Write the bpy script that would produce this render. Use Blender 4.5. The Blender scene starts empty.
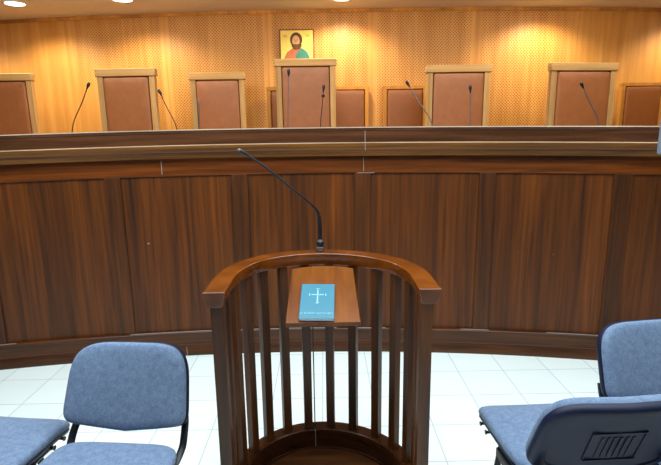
import bpy, bmesh, math, random
from mathutils import Vector, Matrix
random.seed(4)
COL = bpy.context.scene.collection
PI = math.pi
R = math.radians

# ------------------------------------------------------------ materials
def new_mat(name):
    m = bpy.data.materials.new(name); m.use_nodes = True
    nt = m.node_tree; b = nt.nodes['Principled BSDF']
    return m, nt, b
def N(nt, t, **kw):
    n = nt.nodes.new(t)
    for k, v in kw.items():
        if k.startswith('i_'):
            n.inputs[k[2:].replace('_', ' ')].default_value = v
        else: setattr(n, k, v)
    return n
def L(nt, a, b): nt.links.new(a, b)
def ramp(nt, stops):
    r = nt.nodes.new('ShaderNodeValToRGB'); e = r.color_ramp.elements
    while len(e) < len(stops): e.new(0.5)
    for i, (p, c) in enumerate(stops):
        e[i].position = p; e[i].color = (*c, 1)
    return r
def srgb(r, g, b):
    f = lambda c: (c/255/12.92) if c/255 <= .04045 else ((c/255+.055)/1.055)**2.4
    return (f(r), f(g), f(b))
def coords(nt, scale, rot=(0, 0, 0), src='Object'):
    tc = N(nt, 'ShaderNodeTexCoord'); mp = N(nt, 'ShaderNodeMapping')
    mp.inputs['Scale'].default_value = scale; mp.inputs['Rotation'].default_value = rot
    L(nt, tc.outputs[src], mp.inputs['Vector']); return mp.outputs['Vector']
def wood(name, dark, light, scale=(18, 18, 1.2), rough=.35, bump=.05, coat=0.0, contrast=(.3, .7), spec=.17, broad=.35):
    m, nt, b = new_mat(name)
    v = coords(nt, scale)
    n1 = N(nt, 'ShaderNodeTexNoise', i_Scale=1.0, i_Detail=5.0, i_Roughness=.6, i_Distortion=.4); L(nt, v, n1.inputs['Vector'])
    r = ramp(nt, [(contrast[0], dark), (contrast[1], light)]); L(nt, n1.outputs['Fac'], r.inputs['Fac'])
    v2 = coords(nt, tuple(s*.14 for s in scale))
    n2 = N(nt, 'ShaderNodeTexNoise', i_Scale=1.0, i_Detail=2.0); L(nt, v2, n2.inputs['Vector'])
    mr = N(nt, 'ShaderNodeMapRange'); mr.inputs['From Min'].default_value = .3; mr.inputs['From Max'].default_value = .7
    mr.inputs['To Min'].default_value = 1-broad; mr.inputs['To Max'].default_value = 1+broad*.6
    L(nt, n2.outputs['Fac'], mr.inputs['Value'])
    mx = N(nt, 'ShaderNodeMix', data_type='RGBA', blend_type='MULTIPLY'); mx.inputs['Factor'].default_value = 1
    L(nt, r.outputs['Color'], mx.inputs['A']); L(nt, mr.outputs['Result'], mx.inputs['B'])
    L(nt, mx.outputs['Result'], b.inputs['Base Color'])
    b.inputs['Roughness'].default_value = rough; b.inputs['Specular IOR Level'].default_value = spec
    b.inputs['Coat Weight'].default_value = coat; b.inputs['Coat Roughness'].default_value = .15
    bp = N(nt, 'ShaderNodeBump'); bp.inputs['Strength'].default_value = bump; bp.inputs['Distance'].default_value = .004
    L(nt, n1.outputs['Fac'], bp.inputs['Height']); L(nt, bp.outputs['Normal'], b.inputs['Normal'])
    return m
def plain(name, col, rough=.5, metal=0, noise=.08, nscale=30, bump=0.0, spec=.5, sheen=0, emit=None, estr=0):
    m, nt, b = new_mat(name)
    v = coords(nt, (1, 1, 1))
    n1 = N(nt, 'ShaderNodeTexNoise', i_Scale=float(nscale), i_Detail=4.0, i_Roughness=.65); L(nt, v, n1.inputs['Vector'])
    r = ramp(nt, [(.25, tuple(c*(1-noise) for c in col)), (.75, tuple(min(1, c*(1+noise)) for c in col))])
    L(nt, n1.outputs['Fac'], r.inputs['Fac']); L(nt, r.outputs['Color'], b.inputs['Base Color'])
    b.inputs['Roughness'].default_value = rough; b.inputs['Metallic'].default_value = metal
    b.inputs['Specular IOR Level'].default_value = spec; b.inputs['Sheen Weight'].default_value = sheen
    if bump:
        bp = N(nt, 'ShaderNodeBump'); bp.inputs['Strength'].default_value = bump; bp.inputs['Distance'].default_value = .002
        L(nt, n1.outputs['Fac'], bp.inputs['Height']); L(nt, bp.outputs['Normal'], b.inputs['Normal'])
    if emit:
        b.inputs['Emission Color'].default_value = (*emit, 1); b.inputs['Emission Strength'].default_value = estr
    return m

M = {}
DK, LT = srgb(80, 38, 14), srgb(150, 84, 36)
M['panel'] = wood('bench_panel_wood', srgb(48, 20, 1), srgb(110, 55, 6), (36, 36, 1.1), .42, .05, .0, (.26, .74), .35)
M['stile'] = wood('bench_stile_wood', srgb(42, 18, 1), srgb(94, 47, 7), (36, 36, 1.2), .42, .05, .0, (.3, .7), .35)
M['rail'] = wood('bench_rail_wood', srgb(64, 26, 0), srgb(128, 62, 8), (1.3, 6, 34), .36, .05, .1, (.3, .7), .4)
M['skirt'] = wood('bench_skirt_wood', srgb(46, 21, 2), srgb(88, 46, 10), (1.2, 6, 30), .4, .05, .08, (.3, .7), .35)
M['mould'] = wood('bench_moulding_wood', srgb(70, 40, 12), srgb(122, 76, 30), (1.0, 6, 40), .36, .05, .08)
M['edge'] = wood('bench_edge_highlight_wood', srgb(140, 116, 92), srgb(180, 156, 130), (1.0, 6, 40), .4, .03, .0)  # pale colour paints the highlight along the cap and ledge edges
M['band'] = wood('bench_band_wood', srgb(60, 34, 18), srgb(104, 64, 40), (1.2, 6, 30), .3, .05, .25)
M['stand'] = wood('varnished_baluster_wood', srgb(38, 16, 0), srgb(98, 50, 6), (24, 24, 1.6), .42, .05, .04, (.3, .7), .4)
M['standrail'] = wood('varnished_handrail_wood', srgb(76, 32, 0), srgb(124, 62, 8), (7, 7, 7), .2, .02, .5, (.3, .7), .5)  # lighter than the balusters: overhead light put into the colour
M['board'] = wood('varnished_board_wood', srgb(92, 44, 2), srgb(132, 72, 12), (20, 3, 3), .3, .03, .12)
M['ring'] = wood('varnished_ring_wood', srgb(38, 17, 5), srgb(76, 38, 14), (5, 5, 30), .22, .04, .3)
M['inner'] = wood('step_wood', srgb(48, 25, 10), srgb(80, 46, 20), (4, 22, 22), .28, .04, .2)
M['oak'] = wood('light_oak', srgb(176, 134, 82), srgb(212, 174, 118), (22, 22, 1.6), .5, .04)
M['oakh'] = wood('light_oak_crosswise', srgb(178, 136, 82), srgb(212, 174, 118), (1.6, 22, 22), .5, .04)
M['oak2'] = wood('golden_oak', srgb(190, 124, 48), srgb(220, 156, 74), (22, 22, 1.6), .5, .04)
M['leather'] = plain('brown_leather', srgb(152, 94, 54), .42, noise=.16, nscale=9, bump=.25)
M['leather2'] = plain('russet_leather', srgb(138, 80, 34), .45, noise=.14, nscale=9, bump=.25)
M['piping'] = plain('dark_leather_edge', srgb(84, 42, 24), .6)
M['black'] = plain('black_plastic', srgb(20, 20, 24), .45, noise=.1)
M['blackmetal'] = plain('black_metal', srgb(24, 26, 34), .35, metal=.3, noise=.1)
M['grey'] = plain('grey_metal', srgb(120, 118, 120), .35, metal=.6)
M['pale'] = plain('pale_wire', srgb(150, 144, 138), .6)
M['shell'] = plain('navy_plastic', srgb(13, 22, 50), .5, noise=.08, nscale=60, bump=.12, spec=.3)
M['platform'] = plain('platform_carpet', srgb(110, 74, 50), .9, noise=.2)
M['ceil'] = plain('ceiling_paint', srgb(236, 238, 240), .9, noise=.02, nscale=4)
M['walnut'] = wood('walnut_wainscot', srgb(92, 60, 36), srgb(128, 88, 56), (14, 14, .8), .6, .05)
M['plaster'] = plain('cream_plaster', srgb(226, 214, 196), .9, noise=.02, nscale=4)
M['lamp'] = plain('lamp_glow', (1, 1, 1), .5, emit=(1, .97, .9), estr=14)
M['white'] = plain('white_ring', srgb(240, 236, 228), .5)
M['blue'] = plain('light_blue_cover', srgb(34, 108, 130), .35, noise=.05, nscale=80)
M['pages'] = plain('book_pages', srgb(226, 230, 232), .7)
M['bookspine'] = plain('navy_book_edge', srgb(20, 50, 120), .5)
M['print'] = plain('pale_print', srgb(120, 168, 180), .5)
M['greypanel'] = plain('pale_grey_plastic', srgb(112, 124, 140), .5)

def fabric():
    m, nt, b = new_mat('blue_grey_fabric')
    v = coords(nt, (1, 1, 1))
    n1 = N(nt, 'ShaderNodeTexNoise', i_Scale=230.0, i_Detail=3.0, i_Roughness=.7); L(nt, v, n1.inputs['Vector'])
    n2 = N(nt, 'ShaderNodeTexNoise', i_Scale=45.0, i_Detail=4.0, i_Roughness=.7); L(nt, v, n2.inputs['Vector'])
    a = N(nt, 'ShaderNodeMath', operation='ADD'); L(nt, n1.outputs['Fac'], a.inputs[0]); L(nt, n2.outputs['Fac'], a.inputs[1])
    h = N(nt, 'ShaderNodeMath', operation='MULTIPLY'); h.inputs[1].default_value = .5; L(nt, a.outputs[0], h.inputs[0])
    r = ramp(nt, [(.36, srgb(84, 102, 130)), (.64, srgb(118, 137, 164))]); L(nt, h.outputs[0], r.inputs['Fac'])
    L(nt, r.outputs['Color'], b.inputs['Base Color']); b.inputs['Roughness'].default_value = .95
    b.inputs['Specular IOR Level'].default_value = .15; b.inputs['Sheen Weight'].default_value = .12
    bp = N(nt, 'ShaderNodeBump'); bp.inputs['Strength'].default_value = .3; bp.inputs['Distance'].default_value = .002
    L(nt, n1.outputs['Fac'], bp.inputs['Height']); L(nt, bp.outputs['Normal'], b.inputs['Normal'])
    return m
M['fabric'] = fabric()

def floor_mat():
    m, nt, b = new_mat('white_floor_tiles')
    tc = N(nt, 'ShaderNodeTexCoord'); mp = N(nt, 'ShaderNodeMapping')
    s = .3063
    mp.inputs['Location'].default_value = (.028/s, -3.053/s, 0); mp.inputs['Scale'].default_value = (1/s, 1/s, 1)
    L(nt, tc.outputs['Object'], mp.inputs['Vector'])
    sx = N(nt, 'ShaderNodeSeparateXYZ'); L(nt, mp.outputs['Vector'], sx.inputs[0])
    outs = []
    for ax in ('X', 'Y'):
        pp = N(nt, 'ShaderNodeMath', operation='PINGPONG'); pp.inputs[1].default_value = .5; L(nt, sx.outputs[ax], pp.inputs[0])
        mr = N(nt, 'ShaderNodeMapRange', interpolation_type='SMOOTHSTEP'); mr.inputs['From Min'].default_value = .004; mr.inputs['From Max'].default_value = .014
        L(nt, pp.outputs[0], mr.inputs['Value']); outs.append(mr.outputs['Result'])
    mn = N(nt, 'ShaderNodeMath', operation='MINIMUM'); L(nt, outs[0], mn.inputs[0]); L(nt, outs[1], mn.inputs[1])
    fl = N(nt, 'ShaderNodeVectorMath', operation='FLOOR'); L(nt, mp.outputs['Vector'], fl.inputs[0])
    wn = N(nt, 'ShaderNodeTexWhiteNoise'); L(nt, fl.outputs[0], wn.inputs['Vector'])
    r = ramp(nt, [(0, srgb(232, 242, 239)), (1, srgb(237, 246, 243))]); L(nt, wn.outputs['Value'], r.inputs['Fac'])
    mx = N(nt, 'ShaderNodeMix', data_type='RGBA'); L(nt, mn.outputs[0], mx.inputs['Factor'])
    mx.inputs['A'].default_value = (*srgb(190, 200, 203), 1); L(nt, r.outputs['Color'], mx.inputs['B'])
    L(nt, mx.outputs['Result'], b.inputs['Base Color']); b.inputs['Roughness'].default_value = .3
    b.inputs['Specular IOR Level'].default_value = .4
    return m
def wall_mat():
    m, nt, b = new_mat('perforated_oak_panelling')
    v = coords(nt, (9, 9, .5))
    n1 = N(nt, 'ShaderNodeTexNoise', i_Scale=1.6, i_Detail=5.0, i_Roughness=.6); L(nt, v, n1.inputs['Vector'])
    r = ramp(nt, [(.3, srgb(196, 134, 60)), (.7, srgb(224, 164, 86))]); L(nt, n1.outputs['Fac'], r.inputs['Fac'])
    tc = N(nt, 'ShaderNodeTexCoord'); sx = N(nt, 'ShaderNodeSeparateXYZ'); L(nt, tc.outputs['Object'], sx.inputs[0])
    p = .036; cs = []
    for ax in ('X', 'Z'):
        a = N(nt, 'ShaderNodeMath', operation='MULTIPLY'); a.inputs[1].default_value = 2*PI/p; L(nt, sx.outputs[ax], a.inputs[0])
        c = N(nt, 'ShaderNodeMath', operation='COSINE'); L(nt, a.outputs[0], c.inputs[0]); cs.append(c.outputs[0])
    pr = N(nt, 'ShaderNodeMath', operation='MULTIPLY'); L(nt, cs[0], pr.inputs[0]); L(nt, cs[1], pr.inputs[1])
    hole = N(nt, 'ShaderNodeMapRange', interpolation_type='SMOOTHSTEP'); hole.inputs['From Min'].default_value = .0; hole.inputs['From Max'].default_value = .75
    L(nt, pr.outputs[0], hole.inputs['Value'])
    # plain joints between the perforated boards
    sh = N(nt, 'ShaderNodeMath', operation='ADD'); sh.inputs[1].default_value = .62+12; L(nt, sx.outputs['X'], sh.inputs[0])
    pp = N(nt, 'ShaderNodeMath', operation='PINGPONG'); pp.inputs[1].default_value = .6; L(nt, sh.outputs[0], pp.inputs[0])
    st = N(nt, 'ShaderNodeMath', operation='GREATER_THAN'); st.inputs[1].default_value = .055; L(nt, pp.outputs[0], st.inputs[0])
    # perforation reads weaker on outer boards
    ab = N(nt, 'ShaderNodeMath', operation='ABSOLUTE'); L(nt, sx.outputs['X'], ab.inputs[0])
    fd = N(nt, 'ShaderNodeMapRange'); fd.inputs['From Min'].default_value = 2.6; fd.inputs['From Max'].default_value = 3.3
    fd.inputs['To Min'].default_value = .75; fd.inputs['To Max'].default_value = .15; L(nt, ab.outputs[0], fd.inputs['Value'])
    k = N(nt, 'ShaderNodeMath', operation='MULTIPLY'); L(nt, hole.outputs['Result'], k.inputs[0]); L(nt, st.outputs[0], k.inputs[1])
    k2 = N(nt, 'ShaderNodeMath', operation='MULTIPLY'); L(nt, k.outputs[0], k2.inputs[0]); L(nt, fd.outputs['Result'], k2.inputs[1])
    mx = N(nt, 'ShaderNodeMix', data_type='RGBA'); L(nt, k2.outputs[0], mx.inputs['Factor'])
    L(nt, r.outputs['Color'], mx.inputs['A']); mx.inputs['B'].default_value = (*srgb(96, 52, 14), 1)
    jl = N(nt, 'ShaderNodeMath', operation='LESS_THAN'); jl.inputs[1].default_value = .006; L(nt, pp.outputs[0], jl.inputs[0])
    mj = N(nt, 'ShaderNodeMix', data_type='RGBA'); L(nt, jl.outputs[0], mj.inputs['Factor']); L(nt, mx.outputs['Result'], mj.inputs['A'])
    mj.inputs['B'].default_value = (*srgb(196, 136, 64), 1)
    L(nt, mj.outputs['Result'], b.inputs['Base Color']); b.inputs['Roughness'].default_value = .45
    b.inputs['Specular IOR Level'].default_value = .35
    return m
M['floor'] = floor_mat(); M['wall'] = wall_mat()

# ------------------------------------------------------------ mesh helpers
class MB:
    def __init__(self): self.b = bmesh.new()
    def _add(self, vs, fs):
        bv = [self.b.verts.new(v) for v in vs]
        for f in fs:
            try: self.b.faces.new([bv[i] for i in f])
            except ValueError: pass
        return self
    def box(self, c, s, mat=None):
        x, y, z = (k/2 for k in s); vs = []
        for dz in (-z, z):
            for dx, dy in ((-x, -y), (x, -y), (x, y), (-x, y)):
                p = Vector((dx, dy, dz))
                if mat: p = mat @ p
                vs.append(p + Vector(c))
        return self._add(vs, [(3, 2, 1, 0), (4, 5, 6, 7), (0, 1, 5, 4), (1, 2, 6, 5), (2, 3, 7, 6), (3, 0, 4, 7)])
    def rings(self, rings, close_ends=True, loop=False):
        n = len(rings[0]); vs = [p for r in rings for p in r]; fs = []
        m = len(rings)
        for i in range(m if loop else m-1):
            a, c = i*n, ((i+1) % m)*n
            for j in range(n):
                k = (j+1) % n; fs.append((a+j, a+k, c+k, c+j))
        if close_ends and not loop:
            fs.append(tuple(range(n-1, -1, -1))); fs.append(tuple((m-1)*n+j for j in range(n)))
        return self._add(vs, fs)
    def tube(self, pts, r, seg=10, flat=1.0, up=None):
        pts = [Vector(p) for p in pts]; rs = r if isinstance(r, (list, tuple)) else [r]*len(pts)
        out = []; prev = None
        for i, p in enumerate(pts):
            t = (pts[min(i+1, len(pts)-1)] - pts[max(i-1, 0)]).normalized()
            if prev is None:
                u = Vector(up) if up else (Vector((1, 0, 0)) if abs(t.x) < .9 else Vector((0, 1, 0)))
            else: u = prev
            u = (u - t*u.dot(t)).normalized(); prev = u; w = t.cross(u)
            out.append([p + (u*math.cos(2*PI*k/seg)*flat + w*math.sin(2*PI*k/seg))*rs[i] for k in range(seg)])
        return self.rings(out)
    def lathe(self, prof, c=(0, 0, 0), seg=24, axis=None):
        out = []
        for r, z in prof:
            ring = [Vector((r*math.cos(2*PI*k/seg), r*math.sin(2*PI*k/seg), z)) for k in range(seg)]
            if axis: ring = [axis @ p for p in ring]
            out.append([p + Vector(c) for p in ring])
        return self.rings(out)
    def done(self, name, mat, parent=None, bevel=0, smooth=True, origin=(0, 0, 0), subsurf=0, seg=2):
        b = self.b
        bmesh.ops.recalc_face_normals(b, faces=b.faces)
        if any(origin): bmesh.ops.translate(b, verts=b.verts, vec=-Vector(origin))
        me = bpy.data.meshes.new(name); b.to_mesh(me); b.free()
        for p in me.polygons: p.use_smooth = smooth
        me.materials.append(mat)
        o = bpy.data.objects.new(name, me); COL.objects.link(o)
        if parent: o.parent = parent
        elif any(origin): o.location = origin
        if smooth: me.set_sharp_from_angle(angle=R(38))
        if bevel:
            m = o.modifiers.new('bevel', 'BEVEL'); m.width = bevel; m.segments = seg; m.limit_method = 'ANGLE'; m.angle_limit = R(40)
        if subsurf:
            m = o.modifiers.new('sub', 'SUBSURF'); m.levels = subsurf; m.render_levels = subsurf
        return o
def tag(o, label=None, cat=None, group=None, kind=None):
    if label: o['label'] = label
    if cat: o['category'] = cat
    if group: o['group'] = group
    if kind: o['kind'] = kind
    return o
def empty(name, loc=(0, 0, 0), rz=0, **kw):
    o = bpy.data.objects.new(name, None); COL.objects.link(o); o.location = loc; o.rotation_euler = (0, 0, rz)
    o.empty_display_size = .1
    return tag(o, **kw)
def copy_tree(o, parent=None):
    c = o.copy(); COL.objects.link(c)
    if parent: c.parent = parent
    for ch in list(o.children): copy_tree(ch, c)
    return c
def bez(pts, n=8):
    """Catmull-Rom through points"""
    P = [Vector(p) for p in pts]; P = [P[0]*2-P[1]] + P + [P[-1]*2-P[-2]]; out = []
    for i in range(1, len(P)-2):
        for k in range(n):
            t = k/n; a, b, c, d = P[i-1:i+3]
            out.append(.5*((2*b)+(c-a)*t+(2*a-5*b+4*c-d)*t*t+(3*b-a-3*c+d)*t**3))
    out.append(P[-2]); return out

# ------------------------------------------------------------ the room
XL, XR, YB = -5.6, 5.2, -3.2
WALLZ = 2.97
def wall_y(x): return 5.92 + .017*(x-1)**2
st = dict(kind='structure')
b = MB(); b.box(((XL+XR)/2, 2.0, -.05), (XR-XL+.4, 10.8, .1)); tag(b.done('floor', M['floor'], smooth=False), **st)
b = MB(); b.box(((XL+XR)/2, 2.0, WALLZ+.05), (XR-XL+.4, 10.8, .1)); tag(b.done('ceiling', M['ceil'], smooth=False), **st)
xs = [XL-.2 + i*(XR-XL+.4)/40 for i in range(41)]
b = MB(); b.rings([[Vector((x, wall_y(x), 0)), Vector((x, wall_y(x)+.15, 0)), Vector((x, wall_y(x)+.15, WALLZ)), Vector((x, wall_y(x), WALLZ))] for x in xs])
tag(b.done('wall_back', M['wall']), **st)
b = MB(); b.rings([[Vector((x, wall_y(x)-.012, WALLZ-.035)), Vector((x, wall_y(x), WALLZ-.035)), Vector((x, wall_y(x), WALLZ)), Vector((x, wall_y(x)-.012, WALLZ))] for x in xs])
tag(b.done('trim_1', M['oak2']), **st)
for nm, x in (('wall_left', XL-.1), ('wall_right', XR+.1)):
    b = MB(); b.box((x, 1.7, WALLZ/2), (.2, 9.8, WALLZ)); tag(b.done(nm, M['walnut'], smooth=False), **st)
b = MB(); b.box(((XL+XR)/2, YB-.1, WALLZ/2), (XR-XL+.4, .2, WALLZ)); tag(b.done('wall_front', M['walnut'], smooth=False), **st)

# ------------------------------------------------------------ the curved bench
BC = Vector((-.267, -6.98, 0)); R0 = 10.38
def pol(r, a, z):
    z *= 1-.018*min(1.3, (a/11.5)**2)*(1.0 if a < 0 else .6)
    return Vector((BC.x + r*math.sin(R(a)), BC.y + r*math.cos(R(a)), z))
A0, A1 = -29.5, 29.5
borg = (-.267, 3.40, 0)
def arc(profile, a0, a1, step=.5):
    n = max(1, int(round((a1-a0)/step)))
    return MB().rings([[pol(R0+o, a0+(a1-a0)*i/n, z) for o, z in profile] for i in range(n+1)])
# raised floor behind the bench
n = 60; b = MB(); ring = []
for i in range(n+1):
    a = -29.5+59*i/n; p = pol(R0+.14, a, 0)
    x = min(max(p.x, XL), XR); y1 = wall_y(x)
    ring.append([Vector((x, p.y, 0)), Vector((x, y1, 0)), Vector((x, y1, .8)), Vector((x, p.y, .8))])
b.rings(ring); tag(b.done('trim_2', M['platform'], smooth=False), **st)

bench = empty('judges_bench', borg, label='long curved dark wood panelled bench across the courtroom', cat='bench')
arc([(0, 0), (.12, 0), (.12, .072), (.004, .072), (0, .066)], A0, A1).done('plinth', M['skirt'], bench, origin=borg)
arc([(.008, .072), (.12, .072), (.12, .178), (.018, .178), (.012, .172)], A0, A1).done('skirting', M['skirt'], bench, origin=borg, bevel=.002)
arc([(.004, .080), (.012, .080), (.012, .088), (.004, .088)], A0, A1).done('skirting_bead', M['piping'], bench, origin=borg)
arc([(.033, 1.322), (.12, 1.322), (.12, 1.47), (.033, 1.47)], A0, A1).done('top_rail', M['rail'], bench, origin=borg, bevel=.002)
arc([(-.008, 1.443), (.1, 1.443), (.1, 1.529), (-.034, 1.529), (-.04, 1.525), (-.04, 1.512), (-.034, 1.504), (-.028, 1.492),
     (-.028, 1.484), (-.022, 1.480), (-.014, 1.468), (-.012, 1.456)], A0, A1).done('moulding', M['mould'], bench, origin=borg)
arc([(-.006, 1.528), (.1, 1.528), (.1, 1.612), (-.012, 1.612)], A0, A1).done('band', M['band'], bench, origin=borg)
arc([(-.016, 1.612), (.14, 1.612), (.14, 1.629), (-.020, 1.629)], A0, A1).done('cap', M['band'], bench, origin=borg)
arc([(-.024, 1.629), (.14, 1.629), (.14, 1.636), (-.020, 1.636)], A0, A1).done('cap_edge', M['edge'], bench, origin=borg)
arc([(-.036, 1.529), (-.004, 1.529), (-.004, 1.533), (-.030, 1.5345)], A0, A1).done('ledge_edge', M['edge'], bench, origin=borg)
arc([(-.0285, 1.485), (-.02, 1.485), (-.02, 1.490), (-.0285, 1.490)], A0, A1).done('moulding_groove', M['piping'], bench, origin=borg)
arc([(.1, 1.49), (.75, 1.49), (.75, 1.525), (.1, 1.525)], A0+2, A1-2).done('desktop', M['rail'], bench, origin=borg)
arc([(.1, .8), (.125, .8), (.125, 1.49), (.1, 1.49)], A0, A1).done('back_board', M['panel'], bench, origin=borg)
cents = [-1.78+4.73*k for k in range(-5, 7)]
for a in cents:
    arc([(.034, .178), (.1, .178), (.1, 1.322), (.034, 1.322)], a-.30, a+.30, .3).done('stile', M['stile'], bench, origin=borg, bevel=.0015)
edges = [A0+.3] + cents + [A1-.3]
for i in range(len(edges)-1):
    a, c = edges[i]+.30, edges[i+1]-.30
    arc([(.046, .178), (.1, .178), (.1, 1.322), (.046, 1.322)], a, c).done('panel', M['panel'], bench, origin=borg)
# pale worn joints in the rail and mouldings
for a, z0, z1, off, w in ((3.05, 1.53, 1.612, -.0135, .0035), (3.05, 1.48, 1.53, -.0415, .003), (3.0, 1.335, 1.43, .0315, .003), (-4.66, 1.335, 1.43, .0315, .004)):
    dw = math.degrees(w/R0)/2
    arc([(off, z0), (off+.003, z0), (off+.003, z1), (off, z1)], a-dw, a+dw, .1).done('joint', M['pale'], bench, origin=borg)
for a in (9.36,):
    arc([(.0322, 1.325), (.035, 1.325), (.035, 1.45), (.0322, 1.45)], a-.008, a+.008, .1).done('joint', M['piping'], bench, origin=borg)
for a in (5.16, -4.2, 12.6, -13.5):
    arc([(-.0012, .003), (.003, .003), (.003, .07), (-.0012, .07)], a-.008, a+.008, .1).done('joint', M['pale'], bench, origin=borg)
for a, z in ((9.35, .92), (8.95, .765), (10.25, .755), (12.35, .74), (13.5, .71)):
    arc([(.0445, z-.006), (.047, z-.006), (.047, z+.006), (.0445, z+.006)], a-.04, a+.04, .04).done('screw_plug', M['piping'], bench, origin=borg)
arc([(.0445, .846), (.047, .846), (.047, .854), (.0445, .854)], -5.44, -5.37, .07).done('screw_plug', M['pale'], bench, origin=borg)
arc([(.0315, 1.322), (.035, 1.322), (.035, 1.325), (.0315, 1.325)], 2.75, 3.42, .1).done('joint', M['pale'], bench, origin=borg)
for a0, a1 in ((-12.6, -10.6), (-6.4, -1.2), (-.8, 1.9), (2.6, 3.9), (5.0, 5.6), (6.9, 8.0), (10.2, 12.3)):
    arc([(.022, .178), (.032, .178), (.032, .1792), (.022, .1792)], a0, a1).done('dust_line', M['pale'], bench, origin=borg)

# ------------------------------------------------------------ judges' chairs
def rounded_rect(w, h, r, seg=5):
    pts = []
    for cx, cz, a0 in ((w/2-r, h/2-r, 0), (-w/2+r, h/2-r, 90), (-w/2+r, -h/2+r, 180), (w/2-r, -h/2+r, 270)):
        for k in range(seg+1):
            a = R(a0+90*k/seg); pts.append((cx+r*math.cos(a), cz+r*math.sin(a)))
    return pts
def cushion(w, h, c, depth, r=.02, axis='y', sgn=-1):
    """soft pad: front face bulging along axis"""
    b = MB(); rings = []
    for s, d in ((1.0, 0), (1.0, .5), (.985, .8), (.95, .93), (.85, 1.0), (.6, 1.06), (.3, 1.1)):
        o = rounded_rect(w*s if s > .9 else w*s, h*s, r*s)
        if axis == 'y': rings.append([Vector((c[0]+x, c[1]+sgn*depth*d, c[2]+z)) for x, z in o])
        else: rings.append([Vector((c[0]+x, c[1]+z, c[2]+depth*d)) for x, z in o])
    return b.rings(rings)
def judge_chair(x, y, rz, w, h, label, small=False, z0=.8):
    sd = .36 if small else .5
    t = empty('small_armchair' if small else 'judge_chair', (x, y, z0), rz, label=label, cat='chair',
              group='smaller chairs against the back wall' if small else 'tall judge chairs behind the bench')
    fr = M['oak2'] if small else M['oak']; frh = M['oak2'] if small else M['oakh']; le = M['leather2'] if small else M['leather']
    sw = .042 if small else .058; cap = .04 if small else .075
    for s in (-1, 1):
        MB().box((s*(w/2-sw/2-.004), 0, h/2-cap/2), (sw, .06, h-cap)).done('back_post', fr, t, bevel=.003)
        MB().box((s*(w/2-.03), -sd, .22), (.05, .05, .44)).done('front_leg', fr, t, bevel=.003)
        MB().box((s*(w/2-.03), -sd/2-.01, .64), (.055, sd+.04, .04)).done('armrest', fr, t, bevel=.01)
        MB().box((s*(w/2-.03), -sd, .53), (.045, .045, .19)).done('arm_post', fr, t, bevel=.003)
        MB().box((s*(w/2-.03), -sd/2, .38), (.03, sd-.04, .08)).done('side_rail', fr, t, bevel=.003)
    if small: MB().box((0, 0, h-cap/2), (w, .062, cap)).done('crest_rail', frh, t, bevel=.003)
    else: MB().box((0, -.004, h-cap/2), (w+.018, .08, cap)).done('crest_rail', frh, t, bevel=.006)
    MB().box((0, -sd, .38), (w-.1, .03, .08)).done('front_rail', frh, t, bevel=.003)
    bw = w-2*sw-.008; bh = h-cap-.5
    pz = .5+bh/2
    MB().box((0, .005, pz), (bw, .03, bh)).done('back_board', M['piping'], t)
    p = cushion(bw-.016, bh-.016, (0, -.01, pz), .035).done('back_pad', le, t)
    cushion(w-.08, sd, (0, -sd/2-.02, .42), .08, .04, 'z').done('seat_pad', le, t)
    return t
big = [(-3.41, 5.51, 0, .62, 1.46, 'tall oak and brown leather chair cut by the left frame edge'),
       (-1.99, 5.23, -3, .60, 1.46, 'tall leather-backed chair between two angled black microphones, left of centre'),
       (-1.155, 5.65, 0, .60, 1.46, 'tall leather-backed chair just left of the central highest chair'),
       (-.172, 5.40, 0, .635, 1.56, 'highest chair, oak frame and brown leather, below the icon'),
       (1.40, 5.235, 0, .655, 1.46, 'tall leather-backed chair directly right of two small wall chairs'),
       (2.62, 5.10, 6, .70, 1.445, 'wide tall leather-backed chair at far right, microphone before it')]
for x, y, rz, w, h, lab in big: judge_chair(x, y, R(rz), w, h, lab)
def xat(px, Y): return (px-330.5)/489.2*(Y*.98+.0) + .0123*Y
for pc, lab in ((291.5, 'small chair mostly hidden behind the highest chair, its post showing at left'),
                (348.5, 'small russet-backed chair half hidden at right of the highest chair'),
                (405.5, 'small russet-backed chair standing free left of the fifth tall chair'),
                (641.5, 'small russet-backed chair at the far right by the frame edge')):
    judge_chair(xat(pc, 5.86), 5.86, 0, .51, 1.32, lab, True)

# ------------------------------------------------------------ desk microphones
def desk_mic(base, tip, label, r=.0038, head=True, hr=.011, mat=None, second=False, hm=None):
    z0 = 1.525; bx, by, _ = base
    t = empty('desk_microphone', (bx, by, z0), 0, label=label, cat='microphone', group='gooseneck microphones along the bench desk')
    B = Vector((0, 0, 0)); T = Vector(tip)-Vector((bx, by, z0))
    MB().lathe([(.045, 0), (.045, .012), (.03, .02), (.012, .026)], seg=20).done('base', M['black'], t)
    mid = B.lerp(T, .35)+Vector((-T.x*.15, 0, .02))
    pts = bez([B+Vector((0, 0, .02)), mid, B.lerp(T, .7)+Vector((-T.x*.05, 0, .008)), T], 6)
    MB().tube(pts, r, 8).done('gooseneck', mat or M['blackmetal'], t)
    if head:
        d = (T-mid).normalized(); q = Vector((0, 0, 1)).rotation_difference(d).to_matrix()
        hd = MB().lathe([(.004, -.03), (.006, -.02), (.008, -.008), (hr, 0), (hr*1.05, .012), (hr*.8, .022), (hr*.3, .026)], c=T, seg=14, axis=q)
        hd.done('capsule', hm or M['black'], t)
        if second:
            P = B.lerp(T, .86); MB().lathe([(.003, -.012), (.012, -.008), (.013, .006), (.004, .014)], c=P, seg=12, axis=q).done('collar', M['black'], t)
    return t
desk_mic((-1.885, 3.75, 0), (-1.714, 3.75, 1.960), 'leftmost black microphone, leaning right toward the second tall chair')
desk_mic((-1.075, 3.75, 0), (-1.194, 3.75, 1.905), 'black microphone leaning left, right of the second tall chair', r=.0035)
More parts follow.
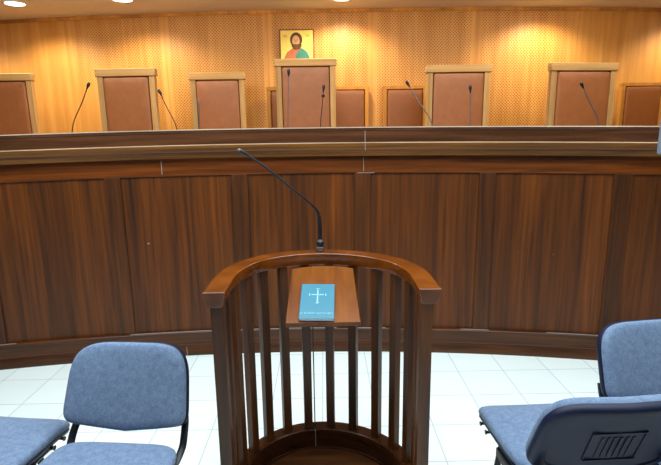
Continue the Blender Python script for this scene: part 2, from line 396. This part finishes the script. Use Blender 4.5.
desk_mic((-.936, 3.8, 0), (-.925, 3.8, 1.835), 'thin pale microphone stem before the third tall chair', r=.004, mat=M['grey'], hr=.006, hm=M['grey'])
desk_mic((-.262, 3.75, 0), (-.245, 3.75, 2.035), 'tall upright microphone before the left of the highest chair', mat=M['grey'])
desk_mic((-.022, 3.75, 0), (.010, 3.75, 1.922), 'black microphone with a collar before the right of the highest chair', hr=.010, second=True, r=.003)
desk_mic((.845, 3.75, 0), (.632, 3.75, 1.945), 'black microphone leaning left before the free standing small chair', mat=M['grey'])
desk_mic((1.108, 3.75, 0), (1.097, 3.75, 1.905), 'upright grey microphone before the fifth tall chair', hr=.011, mat=M['grey'])
desk_mic((2.10, 3.75, 0), (1.93, 3.75, 1.918), 'pale stemmed microphone leaning left before the widest right chair', mat=M['grey'], r=.0045)

# ------------------------------------------------------------ icon on the wall
def flat(pts, y, name, mat, parent, th=.002):
    return MB().rings([[Vector((x*1.12+.0, yy, (z+.25)*1.0*(1.06)-.25)) for x, z in pts] for yy in (y, y+th)]).done(name, mat, parent, smooth=False)
def ell(cx, cz, rx, rz, n=28, a0=0, a1=360): return [(cx+rx*math.cos(R(a0+(a1-a0)*k/n)), cz+rz*math.sin(R(a0+(a1-a0)*k/n))) for k in range(n)]
iy = wall_y(-.28)
ic = empty('icon_painting', (-.283, iy, 2.495), 0, label='small gold-ground icon of a bearded robed figure on the wall', cat='painting')
W2 = .186; Z0, Z1 = -.25, .25
MB().box((0, -.012, 0), (2*W2+.03, .022, .53)).done('frame', plain('icon_frame', srgb(120, 58, 20), .5), ic, bevel=.002)
MB().box((0, -.024, 0), (2*W2-.004, .004, .50)).done('gold_ground', plain('icon_gold', srgb(244, 214, 96), .5, noise=.1), ic)
flat(ell(-.005, .115, .098, .098), -.0285, 'halo', plain('halo_gold', srgb(250, 222, 110), .5), ic)
flat([(-.135, -.25), (-.13, -.06), (-.10, .0), (-.05, .035), (0, .045), (.05, .035), (.10, .0), (.13, -.06), (.14, -.25)], -.031, 'robe', plain('robe_rose', srgb(184, 104, 70), .6, noise=.25, nscale=25), ic)
flat([(0, -.25), (-.015, -.04), (.015, .01), (.05, .04), (.10, .005), (.13, -.055), (.14, -.25)], -.0335, 'mantle', plain('mantle_teal', srgb(50, 124, 112), .6, noise=.2, nscale=25), ic)
flat(ell(-.005, .125, .062, .075), -.036, 'hair', plain('icon_hair', srgb(86, 56, 24), .7), ic)
flat([(-.05, .12), (-.052, .06), (-.03, .03), (.03, .03), (.05, .06), (.045, .12)], -.0365, 'long_hair', plain('icon_hair_side', srgb(92, 60, 28), .7), ic)
flat(ell(-.008, .112, .038, .056), -.039, 'face', plain('icon_face', srgb(206, 158, 112), .7), ic)
flat([(-.04, .085), (-.03, .05), (-.008, .03), (.016, .05), (.026, .085), (.010, .078), (-.008, .082), (-.026, .078)], -.0415, 'beard', plain('icon_beard', srgb(104, 66, 34), .7), ic)
for s in (-1, 1): flat(ell(-.008+s*.015, .122, .007, .004, 12), -.0415, 'eye', M['piping'], ic)
flat([(-.012, .12), (-.016, .095), (0, .095), (-.004, .12)], -.0412, 'nose', plain('icon_nose', srgb(170, 116, 76), .7), ic)
flat([(-.075, -.25), (-.09, -.12), (-.07, -.09), (-.04, -.09), (-.03, -.14), (-.035, -.25)], -.038, 'hand', plain('icon_hand', srgb(212, 160, 116), .7), ic)
def text(body, size, loc, rot, mat, parent, name='lettering', ext=.0006, align='CENTER'):
    cu = bpy.data.curves.new(name, 'FONT'); cu.body = body; cu.size = size; cu.extrude = ext; cu.align_x = align; cu.align_y = 'CENTER'
    o = bpy.data.objects.new(name, cu); COL.objects.link(o)
    dg = bpy.context.evaluated_depsgraph_get(); me = bpy.data.meshes.new_from_object(o.evaluated_get(dg))
    bpy.data.objects.remove(o); m = bpy.data.objects.new(name, me); COL.objects.link(m)
    me.materials.clear(); me.materials.append(mat); m.parent = parent; m.location = loc; m.rotation_euler = rot
    return m
red = plain('icon_lettering', srgb(150, 60, 30), .6)
text('IC', .035, (-.13, -.03, .19), (R(90), 0, 0), red, ic); text('XC', .035, (.13, -.03, .19), (R(90), 0, 0), red, ic)

# ------------------------------------------------------------ ceiling downlights
lights = [(-3.194, 5.53), (-2.03, 5.41), (.22, 5.45), (2.5, 5.47), (4.4, 5.6), (-4.5, 5.7)]
labs = ['leftmost visible round glowing ceiling downlight', 'round glowing ceiling downlight second from left', 'round ceiling downlight above the centre of the bench',
        'round ceiling downlight glowing at the top right', 'round ceiling downlight beyond the right frame edge', 'round ceiling downlight beyond the left frame edge']
for (x, y), lb in zip(lights, labs):
    t = empty('ceiling_downlight', (x, y, WALLZ), 0, label=lb, cat='light', group='round ceiling downlights before the back wall')
    MB().lathe([(.09, -.0005), (.115, -.0005), (.115, -.008), (.10, -.014), (.09, -.006)], seg=32).done('ring', M['white'], t)
    MB().lathe([(.001, -.003), (.09, -.003), (.09, -.007), (.001, -.009)], seg=32).done('lens', M['lamp'], t)
    ld = bpy.data.lights.new('downlight', 'SPOT'); ld.energy = 80; ld.color = (1.0, .85, .60); ld.spot_size = R(140); ld.spot_blend = .55; ld.shadow_soft_size = .07
    lo = bpy.data.objects.new('downlight_lamp', ld); COL.objects.link(lo); lo.location = (x, y+.02, WALLZ-.04); lo.rotation_euler = (R(8), 0, 0)

# ------------------------------------------------------------ witness stand
SX, SY = -.022, 1.835
st_org = (SX, SY, 0)
stand = empty('witness_stand', st_org, 0, label='horseshoe-shaped dark wooden witness stand with vertical balusters', cat='stand')
YE = -.185   # how far the straight arms run toward the room
def spos(a, off=0.0):
    """plan of the horseshoe: rounded back, straight arms; a in degrees, past 90 = along the arm"""
    t = min(1, abs(a)/90); t = t*t*(3-2*t); rx = .412-.027*t+off; cx = -.012+.022*t
    if abs(a) <= 90: return Vector((cx+rx*math.sin(R(a)), (.412+off)*math.cos(R(a)), 0))
    return Vector((cx+math.copysign(rx, a), -(abs(a)-90)*.412*PI/180, 0))
ENDA = 114.5
def upath(off, n=60, ye=0):
    return [spos(-ENDA+2*ENDA*k/n, off) for k in range(n+1)]
def usweep(prof, rc, ye=118):
    """prof = (radial offset, z) around centre-line radius rc"""
    cols = [upath(rc-RC+o) for o, z in prof]
    return MB().rings([[cols[j][i] + Vector((0, 0, prof[j][1])) for j in range(len(prof))] for i in range(len(cols[0]))])
RC = .412
usweep([(-.028, .993), (.028, .993), (.042, 1.044), (.040, 1.05), (-.038, 1.05), (-.040, 1.045)], RC).done('handrail', M['standrail'], stand, bevel=.0025)
usweep([(-.036, .0), (.036, .0), (.036, .136), (.032, .14), (-.032, .14), (-.036, .136)], RC).done('base_ring', M['ring'], stand)
for a in (-88, -72, -56, -40, -24, -8, 8, 24, 40, 56, 72, 88):
    q = Matrix.Rotation(-R(a), 3, 'Z'); p = spos(a-(1.0 if a < 30 else -.6)); p.z = .57
    MB().box(p, (.040, .034, .866), q).done('baluster', M['stand'], stand, bevel=.002)
for s in (-1, 1):
    MB().box((s*.378+.008, -.142, .57), (.046, .046, .866)).done('post', M['stand'], stand, bevel=.003)
# inner floor of the stand
n = 36; rr = RC-.034
poly = [spos(-ENDA+2*ENDA*k/n, -.034) for k in range(n+1)]
MB().rings([[p + Vector((0, 0, z)) for p in poly] for z in (0, .036)]).done('step', M['inner'], stand, bevel=.003)
usweep([(-.046, .036), (-.036, .036), (-.036, .046), (-.042, .045)], RC).done('inner_bead', M['ring'], stand)
# sloped board
zt, yt, zb, yb = .990, 2.165-SY, .854, 1.847-SY
sl = math.atan2(zt-zb, yt-yb); ln = math.hypot(zt-zb, yt-yb)
bd = []
cx = .0
for k in range(13):
    u = -1+2*k/12; bd.append((cx+.002+u*.141-.005, ln + .020*(1-u*u)))
bd = [(cx+.149, 0.0)] + [(x, v) for x, v in reversed(bd)] + [(cx-.153, 0.0)]
def onboard(x, v, h): return Vector((x, yb + v*math.cos(sl) - h*math.sin(sl), zb + v*math.sin(sl) + h*math.cos(sl)))
bx = .012
MB().rings([[onboard(x+bx, v, h) for x, v in bd] for h in (-.022, 0)]).done('book_board', M['board'], stand, bevel=.003)
MB().box(onboard(bx, .26, -.035), (.16, .10, .03), Matrix.Rotation(sl, 3, 'X')).done('board_bracket', M['stand'], stand, bevel=.003)
# microphone cable stapled down a baluster and a pale seam on the ring
cb = RC-.018
a = R(-8+1.8)
MB().tube([(cb*math.sin(a), cb*math.cos(a), z) for z in (.99, .8, .6, .4, .2, .145)], .0028, 6).done('cable', M['black'], stand)
MB().tube([((RC-.037)*math.sin(a), (RC-.037)*math.cos(a), z) for z in (.14, .1, .05)], .0022, 6).done('seam', M['pale'], stand)

# book
bk = onboard(-.013, .113, .0) + Vector(st_org)
q = Matrix.Rotation(sl, 4, 'X') @ Matrix.Rotation(R(-2.0), 4, 'Z')
book = empty('book', bk, 0, label='light blue book with a pale cross lying on the sloped board', cat='book'); book.rotation_mode = 'XYZ'; book.rotation_euler = q.to_euler()
book.location = bk + Vector((0, -math.sin(sl)*.001, math.cos(sl)*.001))
bw, bh = .142, .212
MB().box((0, 0, .0075), (bw-.004, bh-.004, .011)).done('pages', M['pages'], book)
MB().box((0, 0, .0010), (bw, bh, .002)).done('back_cover', M['bookspine'], book, bevel=.0006)
MB().box((0, 0, .0140), (bw, bh, .002)).done('front_cover', M['blue'], book, bevel=.0006)
MB().box((-bw/2+.0006, 0, .0075), (.0014, bh, .015)).done('spine', M['bookspine'], book, bevel=.0004)
c = MB(); cy = .025
c.box((0, cy, .0153), (.006, .086, .0008)); c.box((0, cy+.012, .0153), (.052, .006, .0008)); 
for dx, dy in ((0, .049), (0, -.039), (.034, .012), (-.034, .012)): c.box((dx, cy+dy if dx == 0 else cy+.012, .0153), (.013 if dx == 0 else .005, .005 if dx == 0 else .013, .0008))
c.done('cross', M['print'], book, smooth=False)
text('Η ΚΑΙΝΗ ΔΙΑΘΗΚΗ', .0150, (0, -.076, .0153), (0, 0, 0), M['print'], book)

# microphone on the rail
MP = (-.022, 2.262, 1.05)
mic = empty('gooseneck_microphone', MP, 0, label='long black gooseneck microphone rising from the witness stand rail', cat='microphone')
MB().lathe([(.020, 0), (.020, .006), (.015, .010), (.015, .030), (.018, .032), (.018, .046), (.012, .052), (.009, .058)], seg=20).done('base', M['black'], mic)
MB().lathe([(.0155, .012), (.0166, .013), (.0166, .019), (.0155, .02)], seg=20).done('collar', M['grey'], mic)
g = bez([(0, 0, .055), (.000, -.002, .085), (-.001, -.006, .132), (-.003, -.012, .160), (-.011, -.022, .193), (-.034, -.036, .225), (-.080, -.080, .272), (-.136, -.112, .325), (-.202, -.150, .389), (-.268, -.190, .444), (-.313, -.22, .478)], 5)
rs = [.0095 - .0045*min(1, max(0, (i-8)/22)) for i in range(len(g))]
MB().tube(g, rs, 10).done('gooseneck', M['blackmetal'], mic)
T = g[-1]; d = (g[-1]-g[-4]).normalized(); q = Vector((0, 0, 1)).rotation_difference(d).to_matrix()
MB().lathe([(.0055, -.03), (.0075, -.026), (.0085, 0), (.0085, .008), (.006, .012)], c=T, seg=16, axis=q).done('capsule', M['black'], mic)
MB().lathe([(.0065, .0115), (.007, .014), (.0045, .019)], c=T, seg=16, axis=q).done('capsule_tip', M['grey'], mic)

# ------------------------------------------------------------ visitor chairs (local: sitter faces -Y)
BW, BH = .475, .336
def back_outline(n=64, s=1.0):
    pts = []
    for k in range(n):
        a = 2*PI*k/n; ca, sa = math.cos(a), math.sin(a)
        e = 2/7.0 if sa < 0 else 2/4.6
        x = math.copysign(abs(ca)**e, ca)*BW/2
        z = math.copysign(abs(sa)**(e if sa < 0 else 2/3.4), sa)*BH/2
        u = min(1, abs(x)/(BW/2)/.82)
        if sa < 0: z += .020*(.5-.5*math.cos(PI*u))*(-z/(BH/2))
        x *= 1 - .045*z/(BH/2)
        pts.append((x*s, z*s))
    return pts
BCZ, BCY = .638, .334
lean = R(21)
def bplace(x, z, d):
    """d = forward (towards sitter, -Y); the back is curved round the sitter and leans"""
    y = -.30*x*x*1.6 - d
    return Vector((x, BCY + y*math.cos(lean) + z*math.sin(lean), BCZ + z*math.cos(lean) - y*math.sin(lean)))
def make_visitor():
    t = empty('visitor_chair', (0, 0, 0), 0, cat='chair', group='blue visitor chairs')
    prof = [(.965, .004), (.985, .012), (.988, .022), (.98, .030), (.955, .037), (.90, .042), (.78, .045), (.55, .046), (.28, .047)]
    MB().rings([[bplace(x, z, d) for x, z in back_outline(s=s)] for s, d in prof]).done('backrest', M['fabric'], t)
    prof = [(.955, .008), (.985, .010), (1.000, .008), (1.005, .001), (1.006, -.006), (.99, -.015), (.96, -.020), (.90, -.022), (.83, -.022), (.815, -.017), (.80, -.0165), (.6, -.0165), (.3, -.0165)]
    sh = MB().rings([[bplace(x, z, d) for x, z in back_outline(s=s)] for s, d in prof]).done('back_shell', M['shell'], t)
    # ribbed rectangle moulded in the shell
    r = MB()
    for cx, cz, w, h in ((0, .058, .170, .005), (0, -.075, .170, .005), (-.085, -.008, .005, .133), (.085, -.008, .005, .133)):
        r.box(bplace(cx, cz, -.0175), (w, .004, h), Matrix.Rotation(-lean, 3, 'X'))
    for i in range(6):
        x = -.050+i*.020; r.box(bplace(x, -.012, -.0170), (.008, .003, .10), Matrix.Rotation(-lean, 3, 'X'))
    r.done('ribs', M['shell'], sh)
    # seat
    SW, SD = .488, .44
    def so(n=64, s=1.0):
        pts = []
        for k in range(n):
            a = 2*PI*k/n; ca, sa = math.cos(a), math.sin(a); e = 2/6.5
            x = math.copysign(abs(ca)**e, ca)*SW/2; y = math.copysign(abs(sa)**e, sa)*SD/2
            x *= 1 + .035*(-y)/(SD/2)
            if sa > 0: y += .012*(1-(x/(SW/2))**2)
            else: y -= .018*(1-(x/(SW/2))**2)
            pts.append((x*s, y*s))
        return pts
    def splace(x, y, h):
        dz = -.035*max(0, (-y-.10)/.12)**2 - .006*(1-(x/.24)**2)
        return Vector((x, y, .435+h+dz))
    MB().rings([[splace(x, y, h) for x, y in so(s=s)] for s, h in [(.97, 0), (.99, .005), (1.0, .014), (.995, .024), (.97, .032), (.92, .037), (.8, .040), (.5, .041), (.2, .041)]]).done('seat', M['fabric'], t)
    MB().rings([[splace(x, y, h) for x, y in so(s=s)] for s, h in [(.985, .002), (.99, -.006), (.96, -.02), (.85, -.028), (.4, -.03)]]).done('seat_shell', M['shell'], t)
    # frame
    for s in (-1, 1):
        x = s*.215
        up = bez([(s*.200, -.02, .402), (s*.204, .12, .402), (s*.213, .19, .405), (s*.222, .242, .435), (s*.222, .270, .47), (s*.216, .305, .51), (s*.205, .335, .55)], 6)
        MB().tube(up, .0075, 12, flat=2.0, up=(1, 0, 0)).done('back_bar', M['blackmetal'], t)
        MB().tube(bez([(s*.15, -.05, .385), (s*.17, -.075, .36), (s*.185, -.10, .18), (s*.195, -.12, .012)], 6), .0135, 10).done('leg', M['blackmetal'], t)
        MB().tube(bez([(s*.15, .08, .385), (s*.17, .12, .36), (s*.185, .17, .18), (s*.195, .22, .012)], 6), .0135, 10).done('leg', M['blackmetal'], t)
        for y in (-.12, .22):
            MB().lathe([(.016, 0), (.016, .02), (.014, .024)], c=(s*.195, y, 0), seg=12).done('foot', M['black'], t)
        MB().tube([(s*.20, -.11, .385), (s*.20, .09, .385)], .012, 10).done('side_tube', M['blackmetal'], t)
        MB().box((s*.215, .075, .388), (.05, .11, .035)).done('bracket', M['black'], t, bevel=.004)
        for y in (.16, -.07, -.13): MB().tube([(s*.20, y, .408), (s*.240, y, .408), (s*.248, y, .408)], [.006, .006, .010], 10).done('link_peg', M['black'], t)
    for y in (-.10, .08): MB().tube([(-.21, y, .385), (.21, y, .385)], .011, 10).done('cross_tube', M['blackmetal'], t)
    return t
ch = make_visitor()
spots = [(-.798, 1.442, -5.5, 'blue fabric chair facing the room, left of the witness stand'),
         (-1.322, 1.68, 173, 'blue chair at lower left frame edge, only its seat showing'),
         (1.400, 1.570, 8, 'blue fabric chair at the right frame edge, backrest facing the room'),
         (.885, 1.70, 182, 'chair turned away at lower right, its navy plastic back shell showing')]
for i, (x, y, a, lab) in enumerate(spots):
    o = ch if i == 0 else copy_tree(ch)
    o.location = (x, y, 0); o.rotation_euler = (0, 0, R(a)); o['label'] = lab

# pale grey panel at the right edge of the frame
gp = empty('display_screen', (2.107, 2.78, 0), 0, label='pale grey panel cut off at the right frame edge, before the bench top', cat='screen')
MB().box((0, 0, 1.583), (.42, .03, .26)).done('casing', M['greypanel'], gp, bevel=.006)
MB().box((0, -.0165, 1.583), (.385, .003, .225)).done('display', M['black'], gp)
MB().tube([(0, .02, .02), (0, .02, 1.50)], .018, 12).done('pole', M['grey'], gp)
MB().box((0, .02, .0125), (.26, .22, .025)).done('base', M['black'], gp, bevel=.006)

# ------------------------------------------------------------ lights
def area(name, loc, rot, sx, sy, e, col):
    d = bpy.data.lights.new(name, 'AREA'); d.shape = 'RECTANGLE'; d.size = sx; d.size_y = sy; d.energy = e; d.color = col
    o = bpy.data.objects.new(name, d); COL.objects.link(o); o.location = loc; o.rotation_euler = rot; return o
area('room_light', (0, 1.75, 2.93), (0, 0, 0), 5.0, 1.8, 200, (.86, .96, 1.0))
area('bench_fill', (0, 4.2, 2.9), (R(25), 0, 0), 7.5, .5, 95, (1.0, .88, .68))
w = bpy.data.worlds.new('world'); bpy.context.scene.world = w; w.use_nodes = True
w.node_tree.nodes['Background'].inputs[0].default_value = (.9, .93, 1, 1); w.node_tree.nodes['Background'].inputs[1].default_value = .2

# ------------------------------------------------------------ camera
f, pi_, ro, ya = 489.2, .20156, -.013916, .012246
cy_, sy_ = math.cos(ya), math.sin(ya)
F = Vector((sy_*math.cos(pi_), cy_*math.cos(pi_), -math.sin(pi_))); Rt = Vector((cy_, -sy_, 0)); U = Rt.cross(F)
R2 = Rt*math.cos(ro) + U*math.sin(ro); U2 = -Rt*math.sin(ro) + U*math.cos(ro)
cd = bpy.data.cameras.new('camera'); co = bpy.data.objects.new('camera', cd); COL.objects.link(co)
cd.sensor_fit = 'HORIZONTAL'; cd.sensor_width = 36; cd.lens = f/661*36; cd.clip_start = .05; cd.clip_end = 60
m = Matrix((( R2.x, U2.x, -F.x, 0), (R2.y, U2.y, -F.y, 0), (R2.z, U2.z, -F.z, 1.6), (0, 0, 0, 1)))
co.matrix_world = m
sc = bpy.context.scene; sc.camera = co
sc.view_settings.view_transform = 'Standard'; sc.view_settings.look = 'None'; sc.view_settings.exposure = 0
